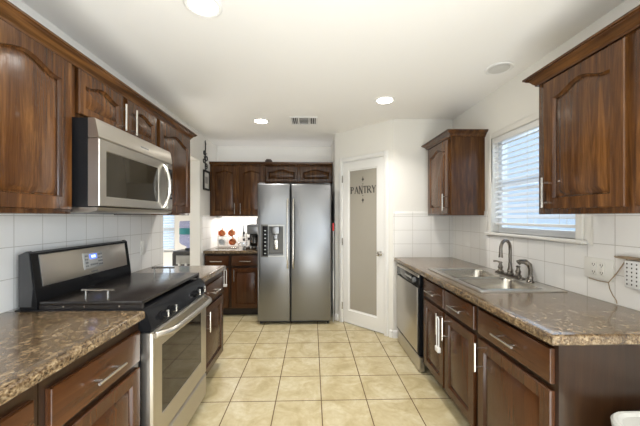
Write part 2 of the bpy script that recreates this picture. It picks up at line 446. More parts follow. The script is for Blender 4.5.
def blinds(F, u0, u1, z0, z1, n, label, tilt, pitch=.044, step=None):
    t = thing('window_blinds', F((u0+u1)/2, n, z0), label, 'blinds')
    MB(F).box(u0, u1, n-.02, n+.028, z1-.05, z1-.002, .003).build('head_rail', M['vinyl'], t)
    b = MB(F); z = z1-.075; k = 0
    hw, ht = .025, .0016
    while z > z0+.045:
        c, s = math.cos(tilt), math.sin(tilt)
        P = [(-hw, -ht), (0, ht*1.5), (hw, -ht), (hw, ht), (0, ht*3), (-hw, ht)]
        b.prism_u([(n+p*c-q*s, z+p*s+q*c) for p, q in P], u0+.006, u1-.006)
        z -= pitch
    b.build('slats', M['blind'], t)
    MB(F).box(u0+.004, u1-.004, n-.02, n+.02, z0+.012, z0+.032, .004).build('bottom_rail', M['vinyl'], t)
    w = u1-u0
    for f in (.15, .5, .85):
        b = MB(F); b.tube([(u0+w*f, n+.025, z0+.03), (u0+w*f, n+.025, z1-.05)], .0013, 5); b.tube([(u0+w*f, n-.024, z0+.03), (u0+w*f, n-.024, z1-.05)], .0013, 5)
        b.build('ladder_cord', M['whitep'], t)
    MB(F).tube([(u1-.07, n+.034, z1-.045), (u1-.075, n+.036, z1-.42)], .004, 6).build('tilt_wand', M['whitep'], t)
    return t
blinds(RIGHT, WY0+.01, WY1-.01, WZ0+.055, WZ1, -(XR+.028), 'white slatted blinds lowered over the kitchen window above the sink', math.radians(-33))
b = MB()
for a, c in ((QY0+.001, QY0+.045), (QY1-.045, QY1-.001), (-1.32, -1.28)): b.box(xf, xf+.05, a, c, QZ0+.001, QZ1-.001)
b.box(xf, xf+.05, QY0+.045, QY1-.045, QZ0+.001, QZ0+.045); b.box(xf, xf+.05, QY0+.045, QY1-.045, QZ1-.045, QZ1-.001)
w3 = struct('added_side_window', b, M['vinyl'])  # unseen side window, added so fill light reaches the left wall
struct('window_pane', MB().box(xf+.02, xf+.026, QY0+.045, QY1-.045, QZ0+.045, QZ1-.045), M['glass'], w3)
# breakfast room window
b = MB(); 
b.box(BX0+.001, BX0+.04, 5.35, 5.40, BZ0+.001, BZ1-.001); b.box(BX1-.04, BX1-.001, 5.35, 5.40, BZ0+.001, BZ1-.001); b.box(BX0+.04, BX1-.04, 5.35, 5.40, BZ0+.001, BZ0+.04); b.box(BX0+.04, BX1-.04, 5.35, 5.40, BZ1-.04, BZ1-.001)
b.box(BX0+.04, BX1-.04, 5.35, 5.40, 1.15, 1.18)
w2 = struct('window_2', b, M['vinyl'])
struct('window_pane', MB().box(BX0+.04, BX1-.04, 5.37, 5.375, BZ0+.04, BZ1-.04), M['glass'], w2)
blinds(BACK, BX0+.01, BX1-.01, BZ0+.02, BZ1, -5.33, 'white slatted blinds on the far narrow window beside the water dispenser', math.radians(-33), .046)

# ---------------------------------------------------------------- cabinetry builders
def arch(t, k=.90):
    t = abs(t)
    if t >= k: return 0
    return .5*(1+math.cos(PI*t/k))
def panel_loop(u0, u1, v0, v1, ins, n, rise, K=18):
    a0, a1, c0 = u0+ins, u1-ins, v0+ins; top = v1-ins
    L = [(a0, n, c0), (a1, n, c0)]
    m = (a0+a1)/2; h = (a1-a0)/2
    for i in range(K+1):
        t = 1-2*i/K
        L.append((m+t*h, n, top+rise*arch(t)))
    return L
def cab_door(F, u0, u1, v0, v1, n0, name='door', rise=0, stile=.058, parent=None, wm='wood_z', t=.020):
    b = MB(F); K = 18 if rise else 2
    if v1-v0 < .3: stile = .040
    def outer(ins, n):
        L = [(u0+ins, n, v0+ins), (u1-ins, n, v0+ins)]
        a0, a1 = u0+stile, u1-stile
        for i in range(K+1):
            tt = 1-2*i/K; u = (a0+a1)/2+tt*(a1-a0)/2
            if i == 0: u = u1-ins
            if i == K: u = u0+ins
            L.append((u, n, v1-ins))
        return L
    if v1-v0 < .3: stile = .040
    iu0, iu1, iv0 = u0+stile, u1-stile, v0+stile
    iv1 = v1-stile-rise
    pl = lambda ins, n: panel_loop(iu0, iu1, iv0, iv1, ins, n, rise, K)
    N = n0+t
    b.loft([outer(0, n0), outer(0, N-.004), outer(.004, N), pl(0, N), pl(.003, N-.010), pl(.009, N-.015), pl(.013, N-.013), pl(.013+min(.026, (iv1-iv0)*.22), N-.002)])
    return b.build(name, M[wm], parent)
def slab(F, u0, u1, v0, v1, n0, name, parent, wm, t=.020):
    b = MB(F); N = n0+t
    b.loft([rect(u0, u1, v0, v1, n0), rect(u0, u1, v0, v1, N-.006), rect(u0+.003, u1-.003, v0+.003, v1-.003, N-.001), rect(u0+.007, u1-.007, v0+.007, v1-.007, N)])
    return b.build(name, M[wm], parent)
def pull(F, u, v, n, parent, horiz=False, L=.16, off=.034, r=.0062):
    b = MB(F); h = L/2; p = h*.66
    if horiz:
        b.tube([(u-h, n+off, v), (u+h, n+off, v)], r, 10)
        for s in (-p, p): b.tube([(u+s, n, v), (u+s, n+off, v)], r*.75, 8)
    else:
        b.tube([(u, n+off, v-h), (u, n+off, v+h)], r, 10)
        for s in (-p, p): b.tube([(u, n, v+s), (u, n+off, v+s)], r*.75, 8)
    o = b.build('handle', M['nickel'], parent); o['label'] = 'brushed nickel bar handle'; return o

def base_cabinet(F, u0, u1, n_wall, n_face, label, bays, top=.868, wm='base_y', group=None, end=None, zt=.842, zs=.70, zd=.672):
    """bays: (d0, d1, drawer?, handle_u, drawer_handle?)"""
    t = thing('base_cabinet', F((u0+u1)/2, (n_wall+n_face)/2, 0), label, 'cabinet', group)
    b = MB(F); th = .018
    b.box(u0+.001, u0+th, n_wall, n_face-th, .10, top); b.box(u1-th, u1-.001, n_wall, n_face-th, .10, top)
    b.box(u0+th, u1-th, n_wall, n_wall+.006, .10, top); b.box(u0+th, u1-th, n_wall+.006, n_face-th, .10, .118)
    # face frame
    b.box(u0+.001, u1-.001, n_face-th, n_face, .10, .135); b.box(u0+.001, u1-.001, n_face-th, n_face, zt-.012, top)
    b.box(u0+.001, u1-.001, n_face-th, n_face, zd-.012, zs+.012)
    us = sorted([u0+.001]+[u1-.001])
    edges = [bb[0] for bb in bays]+[bb[1] for bb in bays]
    cuts = sorted(edges)
    st = [(u0+.001, cuts[0]+.012)]+[(cuts[i]-.012, cuts[i+1]+.012) for i in range(1, len(cuts)-1, 2)]+[(cuts[-1]-.012, u1-.001)]
    for a, c in st:
        b.box(a, c, n_face-th, n_face, .135, zd-.012); b.box(a, c, n_face-th, n_face, zs+.012, zt-.012)
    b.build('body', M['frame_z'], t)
    MB(F).box(u0+.001, u1-.001, n_wall, n_face-.075, .001, .099).build('toe_kick', M['toe'], t)
    for d0, d1, hu, dh in bays:
        dr = slab(F, d0, d1, zs, zt, n_face+.001, 'drawer', t, wm)
        if dh: pull(F, (d0+d1)/2, (zs+zt)/2-.005, n_face+.021, dr, True)
        do = cab_door(F, d0, d1, .12, zd, n_face+.001, parent=t, wm='base_z')
        if hu is not None: pull(F, hu, zd-.095, n_face+.021, do)
    return t

def upper_cabinet(F, u0, u1, n_wall, n_face, v0, v1, label, doors, rise=.042, group=None, wm='wood_z'):
    """doors: (d0, d1, v0, v1, handle_u, handle_v)"""
    t = thing('wall_cabinet', F((u0+u1)/2, (n_wall+n_face)/2, v0), label, 'cabinet', group)
    b = MB(F); b.box(u0+.001, u1-.001, n_wall, n_face-.018, v0, v1)
    b.box(u0, u1, n_face-.018, n_face, v0-.0, v1, .0015)
    b.build('body', M[wm], t)
    for d0, d1, a, c, hu, hv in doors:
        do = cab_door(F, d0, d1, a, c, n_face+.001, rise=rise, parent=t, wm=wm)
        if hu is not None: pull(F, hu, hv, n_face+.021, do)
    return t

CRP = [(0, 0), (.012, 0), (.014, .010), (.020, .014), (.030, .030), (.046, .038), (.048, .044), (.056, .046), (.056, .056), (0, .056)]
def crown(path, z, label, wm):
    """path: list of (x,y); outward is to the left-hand normal given by sign; mitred"""
    b = MB(); loops = []
    P = [Vector((p[0], p[1])) for p in path]
    def nrm(a, c): d = (c-a).normalized(); return Vector((d.y, -d.x))
    for i, p in enumerate(P):
        if i == 0: m = nrm(P[0], P[1]); 
        elif i == len(P)-1: m = nrm(P[-2], P[-1])
        else:
            a, c = nrm(P[i-1], p), nrm(p, P[i+1]); m = (a+c); m = m/(m.dot(a))
        loops.append([(p.x+m.x*q[0], p.y+m.y*q[0], z+q[1]) for q in CRP])
    b.loft(loops)
    o = b.build('crown_moulding', M[wm]); return tag(o, label, 'moulding')

# ---------------------------------------------------------------- countertops
def counter(F, u0, u1, n_wall, n_edge, label, hole=None, end0=False, end1=False, zb=.870, zt=.910):
    b = MB(F); r = .012; w = .05
    prof = [(-w, zb), (-.004, zb), (0, zb+.004)]+[(-r+r*math.cos(a), zt-r+r*math.sin(a)) for a in (0, PI/8, PI/4, 3*PI/8, PI/2)]+[(-w, zt)]
    loops = []     # (base u, base n, du, dn): mitred at the free corners
    if end0: loops.append([(u0-o, n_wall, v) for o, v in prof]); loops.append([(u0-o, n_edge+o, v) for o, v in prof])
    else: loops.append([(u0, n_edge+o, v) for o, v in prof])
    if end1: loops.append([(u1+o, n_edge+o, v) for o, v in prof]); loops.append([(u1+o, n_wall, v) for o, v in prof])
    else: loops.append([(u1, n_edge+o, v) for o, v in prof])
    b.loft(loops)
    ne = n_edge-w; a0 = u0+(w if end0 else 0); a1 = u1-(w if end1 else 0)
    if hole:
        h0, h1, m0, m1 = hole
        b.box(a0, h0, n_wall, ne, zb, zt); b.box(h1, a1, n_wall, ne, zb, zt); b.box(h0, h1, n_wall, m0, zb, zt)
        b.box(h0, h1, m1, ne, zb, zt)
    else: b.box(a0, a1, n_wall, ne, zb, zt)
    return tag(b.build('countertop', M['granite']), label, 'countertop')

XC = .82     # left counter edge
counter(LEFT, .30, 1.480, XL+.009, -XC, 'brown speckled countertop in the left foreground, running up to the range')
counter(LEFT, 2.252, 2.848, XL+.009, -XC, 'short brown speckled countertop on the far side of the range', end1=True)
SK = (1.80, 2.575, -1.535, -1.045)    # sink cutout (y0,y1,n0,n1)
counter(RIGHT, 1.125, YS-.009, -(XR-.009), -.93, 'long brown speckled countertop holding the stainless sink', hole=SK, end0=True)
counter(BACK, XL+.009, -.698, -(YB-.009), -4.085, 'small brown speckled countertop left of the refrigerator under the copper mugs')

# ---------------------------------------------------------------- left run
FL = -.85
base_cabinet(LEFT, .475, .943, XL+.009, FL, 'dark wood base cabinet cut off at the bottom left corner', [(.50, .912, .54, True)], zt=.822, zs=.675, zd=.645)
base_cabinet(LEFT, .945, 1.478, XL+.009, FL, 'dark wood base cabinet with one drawer directly before the range', [(.968, 1.458, None, True)], zt=.822, zs=.675, zd=.645)
base_cabinet(LEFT, 2.254, 2.832, XL+.009, FL, 'dark wood base cabinet on the far side of the range', [(2.282, 2.80, 2.345, True)], zt=.822, zs=.675, zd=.645)
UF = -1.175
upper_cabinet(LEFT, .56, 1.478, XL+.001, UF, 1.385, 2.125, 'large dark wood wall cabinet with arched door at the upper left edge of the photo', [(.585, .98, 1.405, 2.108, .945, 1.50), (1.012, 1.462, 1.405, 2.108, 1.052, 1.50)])
upper_cabinet(LEFT, 1.480, 2.258, XL+.001, UF, 1.862, 2.125, 'short two-door wall cabinet above the microwave', [(1.505, 1.852, 1.885, 2.108, 1.822, 1.97), (1.892, 2.240, 1.885, 2.108, 1.930, 1.97)], rise=.030)
upper_cabinet(LEFT, 2.260, 2.872, XL+.001, UF, 1.385, 2.125, 'dark wood wall cabinet with arched door on the far side of the microwave', [(2.288, 2.850, 1.405, 2.108, 2.33, 1.50)])
crown([(UF, .56), (UF, 2.872), (XL+.001, 2.872)], 2.112, 'dark crown moulding along the top of the left wall cabinets', 'wood_y')

# ---------------------------------------------------------------- right run
FRT = -.975
base_cabinet(RIGHT, 1.147, 1.708, -(XR-.009), FRT, 'wide dark wood base cabinet at the near end of the right counter', [(1.165, 1.690, 1.655, True)])
base_cabinet(RIGHT, 1.710, 2.560, -(XR-.009), FRT, 'two-door dark wood base cabinet under the sink with white child lock', [(1.732, 2.118, 2.078, True), (2.142, 2.520, 2.182, True)])
UR = -1.285
upper_cabinet(RIGHT, .68, 1.650, -(XR-.001), UR, 1.385, 2.125, 'large dark wood wall cabinet with arched door at the upper right edge of the photo', [(1.170, 1.590, 1.412, 2.100, 1.560, 1.50), (.72, 1.130, 1.412, 2.100, .76, 1.50)])
crown([(-UR, .68), (-UR, 1.650), (XR-.001, 1.650)][::-1], 2.112, 'dark crown moulding on the upper right foreground cabinet', 'wood_y')
upper_cabinet(RIGHT, 2.715, 3.26, -(XR-.001), UR, 1.385, 2.125, 'small dark wood wall cabinet between the kitchen window and the pantry', [(2.735, 3.215, 1.405, 2.100, 2.775, 1.51)])
crown([(XR-.001, 3.26), (-UR, 3.26), (-UR, 2.715), (XR-.001, 2.715)], 2.112, 'dark crown moulding on the small cabinet left of the window', 'wood_y')

# ---------------------------------------------------------------- back run
base_cabinet(BACK, XL+.012, -.702, -(YB-.009), -4.12, 'dark wood base cabinet between the doorway and the refrigerator', [(-1.465, -1.145, -1.190, True), (-1.105, -.722, -1.062, True)], wm='base_x')
upper_cabinet(BACK, XL+.002, -.692, -(YB-.001), -4.37, 1.385, 2.135, 'tall two-door wall cabinet left of the refrigerator above the coffee maker', [(-1.462, -1.090, 1.405, 2.105, -1.118, 1.49), (-1.062, -.705, 1.405, 2.105, -1.034, 1.49)], rise=.03)
upper_cabinet(BACK, -.690, .302, -(YB-.001), -4.37, 1.865, 2.135, 'short two-door wall cabinet above the refrigerator', [(-.675, -.215, 1.885, 2.105, None, 0), (-.172, .290, 1.885, 2.105, None, 0)], rise=.036)
b = MB(BACK); b.prism_u([(-4.37, 2.135), (-4.345, 2.135), (-4.335, 2.15), (-4.33, 2.172), (-4.37, 2.172)], XL+.002, .302)
tag(b.build('crown_moulding', M['wood_x']), 'dark crown moulding above the back cabinets and refrigerator', 'moulding')
t = thing('trinket_box', (-.635, 4.43, 2.135), 'tiny dark brown box on top of the back cabinets', 'box')
MB().box(-.69, -.59, 4.345+.03, 4.46, 2.136, 2.205, .006).build('box_body', M['darkwood'], t)
MB().box(-.675, -.605, 4.37+.01, 4.45, 2.205, 2.222, .004).build('lid', M['darkwood'], t)

# ---------------------------------------------------------------- refrigerator
FX0, FX1, FY = -.690, .243, 3.780
t = thing('refrigerator', ((FX0+FX1)/2, 4.2, 0), 'tall stainless side-by-side refrigerator with water dispenser in its left door', 'refrigerator')
b = MB(); b.box(FX0+.008, FX1-.008, FY+.075, 4.62, .03, 1.775, .006); b.build('body', M['gray'], t)
MB().box(FX0+.02, FX1-.02, FY+.045, FY+.10, .022, .044).build('base_grille', M['blackm'], t)
SX = -.272; D0, D1 = .045, 1.795
# left door built around the dispenser recess
dx0, dx1, dz0, dz1 = -.640, -.352, .868, 1.268
b = MB(); L = FX0; R = SX-.004
def fr_loop(x0, x1, z0, z1, y, r=.0): return [(x0+r, y, z0+r), (x1-r, y, z0+r), (x1-r, y, z1-r), (x0+r, y, z1-r)]
b.loft([fr_loop(L, R, D0, D1, FY+.068), fr_loop(L, R, D0, D1, FY+.016), fr_loop(L, R, D0, D1, FY+.006, .005), fr_loop(L, R, D0, D1, FY, .016),
        fr_loop(dx0, dx1, dz0, dz1, FY), fr_loop(dx0, dx1, dz0, dz1, FY+.060), fr_loop(L, R, D0, D1, FY+.068)], False, False)
ld = b.build('door', M['steel'], t)
b = MB(); L = SX+.004; R = FX1
b.loft([fr_loop(L, R, D0, D1, FY+.068), fr_loop(L, R, D0, D1, FY+.016), fr_loop(L, R, D0, D1, FY+.006, .005), fr_loop(L, R, D0, D1, FY, .016)])
rd = b.build('door', M['steel'], t)
def bow(x, z0, z1, y, d):
    b = MB(); P = []
    for i in range(15):
        f = i/14; P.append((x, y-.012-d*math.sin(PI*min(1, max(0, f)))**.35, z0+(z1-z0)*f))
    b.tube(P, .0115, 10); return b
bow(SX-.036, .72, 1.60, FY, .045).build('handle', M['nickel'], ld)
bow(SX+.036, .72, 1.60, FY, .045).build('handle', M['nickel'], rd)
dp = MB()
dp.loft([fr_loop(dx0, dx1, dz0, dz1, FY+.02), fr_loop(dx0-.006, dx1+.006, dz0-.006, dz1+.006, FY-.004), fr_loop(dx0+.012, dx1-.012, dz0+.012, dz1-.012, FY-.006), fr_loop(dx0+.014, dx1-.014, dz0+.014, dz1-.014, FY+.058)], False, True)
dp = dp.build('dispenser', M['disp'], ld)
b = MB(); b.loft([fr_loop(dx0+.083, dx1+.004, dz0-.004, dz1+.004, FY-.003), fr_loop(dx0+.083, dx1+.004, dz0-.004, dz1+.004, FY-.009), fr_loop(dx0+.088, dx1-.014, dz0+.014, dz1-.016, FY-.009), fr_loop(dx0+.088, dx1-.014, dz0+.014, dz1-.016, FY-.003)], False, False); b.build('bezel', M['silver'], dp)
MB().box(dx0+.012, dx0+.082, FY-.008, FY+.05, dz0+.012, dz1-.012, .003).build('control_strip', M['black'], dp)
for k in range(7): MB().box(dx0+.036, dx0+.058, FY-.0095, FY-.0075, dz0+.035+k*.048, dz0+.047+k*.048).build('button', M['silver'], dp)
b = MB(); b.box(-.515, -.415, FY+.0, FY+.055, 1.15, 1.252, .01); b.box(-.492, -.438, FY+.015, FY+.045, 1.08, 1.15, .008); b.build('spout_housing', M['steel'], dp)
b = MB(); b.box(-.490, -.440, FY+.040, FY+.050, .955, 1.085, .004); b.build('paddle', M['nickel'], dp)
b = MB(); b.box(dx0+.09, dx1-.016, FY-.004, FY+.056, dz0+.014, dz0+.030, .003)
for k in range(6): b.box(dx0+.10+k*.028, dx0+.108+k*.028, FY+.005, FY+.05, dz0+.030, dz0+.033)
b.build('drip_tray', M['gray'], dp)
b = MB()     # small maker's mark at the top of the right door: short dark letters
for k, (w, h) in enumerate(((.010, .022), (.006, .016), (.010, .016), (.008, .022), (.010, .016))): b.box(.165+k*.014, .165+k*.014+w*.5, FY-.0012, FY+.0005, 1.715, 1.715+h)
b.build('badge', M['gray'], rd)
for x in (FX0+.035, FX1-.035): MB().tube([(x, FY+.06, .001), (x, FY+.06, .03)], .018, 12).build('foot', M['blackm'], t)
for x in (FX0+.05, FX1-.05): MB().box(x-.035, x+.035, FY+.02, FY+.12, D1-.02, D1+.012, .004).build('hinge_cover', M['gray'], t)
# red item and white handle between refrigerator and wall
t = thing('fly_swatter', (.276, 3.87, 0), 'red-topped swatter with white handle hanging beside the refrigerator', 'fly swatter')
t2 = MB(); t2.box(.264, .286, 3.86, 3.868, 1.19, 1.29, .003); t2.build('paddle', M['red'], t)
MB().tube([(.277, 3.864, .001), (.277, 3.864, 1.19)], .004, 6).build('rod', M['whitep'], t)
MB().tube([(.277, 3.864, .30), (.277, 3.864, .66)], .009, 8).build('handle', M['whitep'], t)

# ---------------------------------------------------------------- range with cover board
t = thing('kitchen_range', (-1.14, 1.866, 0), 'stainless and black freestanding electric range between the left counters', 'range')
R0, R1 = 1.486, 2.247
b = MB(LEFT); b.box(R0, R1, -1.455, -.845, .035, .895, .004); b.build('body', M['black'], t)
b = MB(LEFT); b.box(R0-.001, R1+.001, -1.452, -.835, .896, .916, .006); b.build('cooktop', M['black'], t)
# backguard: leaning slab
b = MB(LEFT); b.prism_u([(-1.428, .917), (-1.345, .917), (-1.345, .965), (-1.375, 1.19), (-1.395, 1.197), (-1.428, 1.18)], R0+.002, R1-.002)
bgd = b.build('backguard', M['black'], t)
for s in (R0-.001, R1-.024):
    b = MB(LEFT); b.prism_u([(-1.43, .93), (-1.37, .93), (-1.362, 1.02), (-1.381, 1.193), (-1.392, 1.201), (-1.43, 1.184)], s, s+.025)
    b.build('side_cap', M['dgray'], bgd)
def lean(v, o): f = (v-.965)/(1.19-.965); return -1.345-.030*f+o
b = MB(LEFT)
def leanloop(u0, u1, v0, v1, o): return [(u0, lean(v0, o), v0), (u1, lean(v0, o), v0), (u1, lean(v1, o), v1), (u0, lean(v1, o), v1)]
b.loft([leanloop(R0+.042, R1-.042, 1.022, 1.180, -.002), leanloop(R0+.042, R1-.042, 1.022, 1.180, .004), leanloop(R0+.046, R1-.046, 1.026, 1.176, .006)])
pn = b.build('control_fascia', M['steel_y'], bgd)
b = MB(LEFT); b.loft([leanloop(1.80, 1.955, 1.058, 1.152, .003), leanloop(1.80, 1.955, 1.058, 1.152, .010), leanloop(1.803, 1.952, 1.061, 1.149, .012)]); cp = b.build('keypad', M['silver'], pn)
b = MB(LEFT); b.loft([leanloop(1.845, 1.905, 1.113, 1.143, .010), leanloop(1.845, 1.905, 1.113, 1.143, .0135)]); dsp = b.build('display', M['blue'], pn)
b = MB(LEFT)
for a in (1.860, 1.872, 1.884): b.loft([leanloop(a, a+.007, 1.121, 1.136, .0134), leanloop(a, a+.007, 1.121, 1.136, .0145)])
b.build('display_digits', M['digits'], pn)
b = MB(LEFT)
for a in (1.808, 1.821, 1.915, 1.928, 1.941):
    for z in (1.070, 1.090, 1.110, 1.130): b.loft([leanloop(a, a+.008, z, z+.009, .011), leanloop(a, a+.008, z, z+.009, .0145)])
for k in range(4): b.loft([leanloop(1.845+k*.016, 1.857+k*.016, 1.074, 1.084, .011), leanloop(1.845+k*.016, 1.857+k*.016, 1.074, 1.084, .0145)])
b.build('keypad_buttons', M['gray'], pn)
b = MB(LEFT)
for k in range(7): b.loft([leanloop(1.853+k*.008, 1.858+k*.008, 1.032, 1.041, .005), leanloop(1.853+k*.008, 1.858+k*.008, 1.032, 1.041, .0068)])
b.build('badge', M['gray'], pn)
# front control panel (tilted) with four knobs
b = MB(LEFT); b.prism_u([(-.845, .800), (-.800, .800), (-.790, .812), (-.812, .888), (-.835, .914), (-.845, .914)], R0, R1); fp = b.build('front_control_panel', M['black'], t)
kn = None
for u in (1.605, 1.70, 2.05, 2.145):
    b = MB(LEFT); P0 = (u, -.800, .848); d = Vector((0, .9, .28)).normalized()
    pts = [Vector(P0)+d*s for s in (0, .010, .011, .030, .032)]
    b.tube([tuple(p) for p in pts], [.024, .024, .018, .016, .012], 18)
    kn = b.build('knob', M['black'], t)
    MB(LEFT).box(u-.004, u+.004, -.776, -.762, .838, .876, .001).build('pointer', M['nickel'], kn)
b = MB(LEFT)
def lp(u0, u1, v0, v1, n, i=0): return [(u0+i, n, v0+i), (u1-i, n, v0+i), (u1-i, n, v1-i), (u0+i, n, v1-i)]
b.loft([lp(R0+.002, R1-.002, .212, .795, -.844), lp(R0+.002, R1-.002, .212, .795, -.800), lp(R0+.002, R1-.002, .212, .795, -.790, .010),
        lp(R0+.10, R1-.10, .330, .700, -.790), lp(R0+.108, R1-.108, .338, .692, -.796)], True, False)
od = b.build('oven_door', M['steel_y'], t)
MB(LEFT).box(R0+.100, R1-.100, -.799, -.793, .330, .700).build('window', M['oglass'], od)['label'] = 'dark glass oven window'
b = MB(LEFT); P = []
for i in range(17):
    f = i/16; P.append((R0+.03+(R1-R0-.06)*f, -.788+.056*min(1, (math.sin(PI*f)*3.2))**.8+.010*math.sin(PI*f), .775))
b.tube(P, .0180, 12); b.build('handle', M['steel_y'], od)
b = MB(LEFT); b.loft([lp(R0+.002, R1-.002, .045, .205, -.844), lp(R0+.002, R1-.002, .045, .205, -.798), lp(R0+.002, R1-.002, .045, .205, -.790, .008)]); b.build('storage_drawer', M['steel_y'], t)
for u in (R0+.05, R1-.05):
    for n in (-1.40, -.88): MB(LEFT).tube([(u, n, .001), (u, n, .036)], .018, 10).build('foot', M['blackm'], t)
# board that covers the cooktop
t = thing('stove_cover_board', (-1.09, 1.866, .917), 'dark wooden cover board with two silver handles lying on the range cooktop', 'stove cover')
b = MB(LEFT); b.box(R0+.006, R1-.006, -1.337, -.842, .936, .955, .003); b.box(R0+.006, R0+.026, -1.337, -.842, .9165, .936); b.box(R1-.026, R1-.006, -1.337, -.842, .9165, .936)
bd = b.build('board', M['board'], t)
for n in (-1.22, -1.12, -.95):
    MB(LEFT).tube([(R0+.0055, n, .930), (R0+.004, n, .930)], .004, 8).build('screw', M['nickel'], bd)
for u in (1.535, 2.195):
    b = MB(LEFT); b.tube([(u, -1.165, 1.000), (u, -1.005, 1.000)], .0058, 10)
    for n in (-1.145, -1.035): b.tube([(u, n, .955), (u, n, 1.000)], .0048, 8)
    b.build('handle', M['nickel'], t)

# ---------------------------------------------------------------- over-range microwave
t = thing('microwave', (-1.25, 1.868, 1.40), 'stainless over-the-range microwave mounted under the short left cabinet', 'microwave')
MW0, MW1, mz0, mz1 = 1.484, 2.254, 1.405, 1.858
b = MB(LEFT); b.box(MW0, MW1, XL+.010, -1.098, 1.418, mz1, .003); b.build('body', M['black'], t)
b = MB(LEFT); b.prism_u([(-1.097, 1.760), (-1.052, 1.760), (-1.046, 1.766), (-1.060, 1.848), (-1.068, mz1), (-1.097, mz1)], MW0, MW1); b.build('vent_band', M['steel_y'], t)
dz0_, dz1_ = 1.424, 1.756
b = MB(LEFT)
b.loft([lp(MW0, 2.165, dz0_, dz1_, -1.097), lp(MW0, 2.165, dz0_, dz1_, -1.046), lp(MW0, 2.165, dz0_, dz1_, -1.043, .003),
        lp(1.535, 2.050, 1.470, 1.706, -1.043), lp(1.541, 2.044, 1.476, 1.700, -1.049)], True, False)
md = b.build('door', M['steel_y'], t)
MB(LEFT).box(1.533, 2.052, -1.052, -1.0465, 1.468, 1.708).build('window', M['mwglass'], md)['label'] = 'dark microwave window'
b = MB(LEFT); P = []
for i in range(15):
    f = i/14; P.append((2.108, -1.042+.042*math.sin(PI*f)**.6, 1.435+.30*f))
b.tube(P, [.010+.006*math.sin(PI*i/14) for i in range(15)], 10); b.build('handle', M['nickel'], md)
b = MB(LEFT); b.loft([lp(2.168, MW1, dz0_, dz1_, -1.097), lp(2.168, MW1, dz0_, dz1_, -1.052), lp(2.168, MW1, dz0_, dz1_, -1.043, .008)]); cp = b.build('control_panel', M['steel_y'], t)
MB(LEFT).box(2.180, 2.242, -1.046, -1.0415, 1.50, 1.72, .001).build('keypad', M['black'], cp)
b = MB(LEFT)
for i in range(3):
    for j in range(5): b.box(2.186+i*.018, 2.199+i*.018, -1.0418, -1.0400, 1.515+j*.030, 1.530+j*.030)
b.build('keypad_buttons', M['gray'], cp)
b = MB(LEFT); b.prism_u([(XL+.02, 1.392), (-1.09, 1.392), (-1.055, 1.402), (-1.047, 1.418), (XL+.02, 1.418)], MW0, MW1); bp = b.build('bottom_plate', M['steel_y'], t)
for u in (1.56, 1.93): MB(LEFT).box(u, u+.24, -1.36, -1.16, 1.388, 1.392).build('grease_filter', M['gray'], bp)
b = MB(LEFT)
for k in range(9): b.box(1.855+k*.010, 1.861+k*.010, -1.0555, -1.0510, 1.797, 1.806)
b.build('badge', M['gray'], t)

# ---------------------------------------------------------------- dishwasher
t = thing('dishwasher', (1.25, 2.92, 0), 'stainless dishwasher with black control panel under the far end of the right counter', 'dishwasher')
W0, W1 = 2.572, 3.250
MB(RIGHT).box(W0+.002, W1, -1.58, -.972, .10, .866).build('body', M['blackm'], t)
b = MB(RIGHT); b.box(W0+.004, W1-.004, -.971, -.935, .750, .862, .006); cpn = b.build('control_panel', M['black'], t)
MB(RIGHT).box(W0+.004, W1-.004, -.941, -.930, .838, .864, .003).build('top_trim', M['steel_y'], cpn)
b = MB(RIGHT); b.tube([(W0+.10, -.935, .80), (W0+.10, -.915, .80)], .022, 16); b.build('dial', M['gray'], cpn)
for k in range(5): MB(RIGHT).box(W0+.20+k*.04, W0+.228+k*.04, -.9355, -.932, .79, .808).build('button', M['silver'], cpn)
b = MB(RIGHT); b.loft([lp(W0+.004, W1-.004, .150, .745, -.971), lp(W0+.004, W1-.004, .150, .745, -.940), lp(W0+.004, W1-.004, .150, .745, -.932, .008)]); dwd = b.build('door', M['black'], t)
b = MB(RIGHT); b.loft([lp(W0+.030, W1-.022, .172, .742, -.933), lp(W0+.030, W1-.022, .172, .742, -.929), lp(W0+.030, W1-.022, .172, .742, -.926, .006)]); b.build('steel_panel', M['steel_y'], dwd)
b = MB(RIGHT); b.loft([lp(W0+.004, W1-.004, .012, .138, -.985), lp(W0+.004, W1-.004, .012, .138, -.945), lp(W0+.004, W1-.004, .012, .138, -.940, .005)]); b.build('kick_plate', M['steel_y'], t)
t = MB(RIGHT); t.box(W1+.004, YS-.013, -1.58, -.975, .001, .868); tag(t.build('cabinet_filler', M['frame_z']), 'narrow dark wood filler strip between dishwasher and wall corner', 'filler panel')

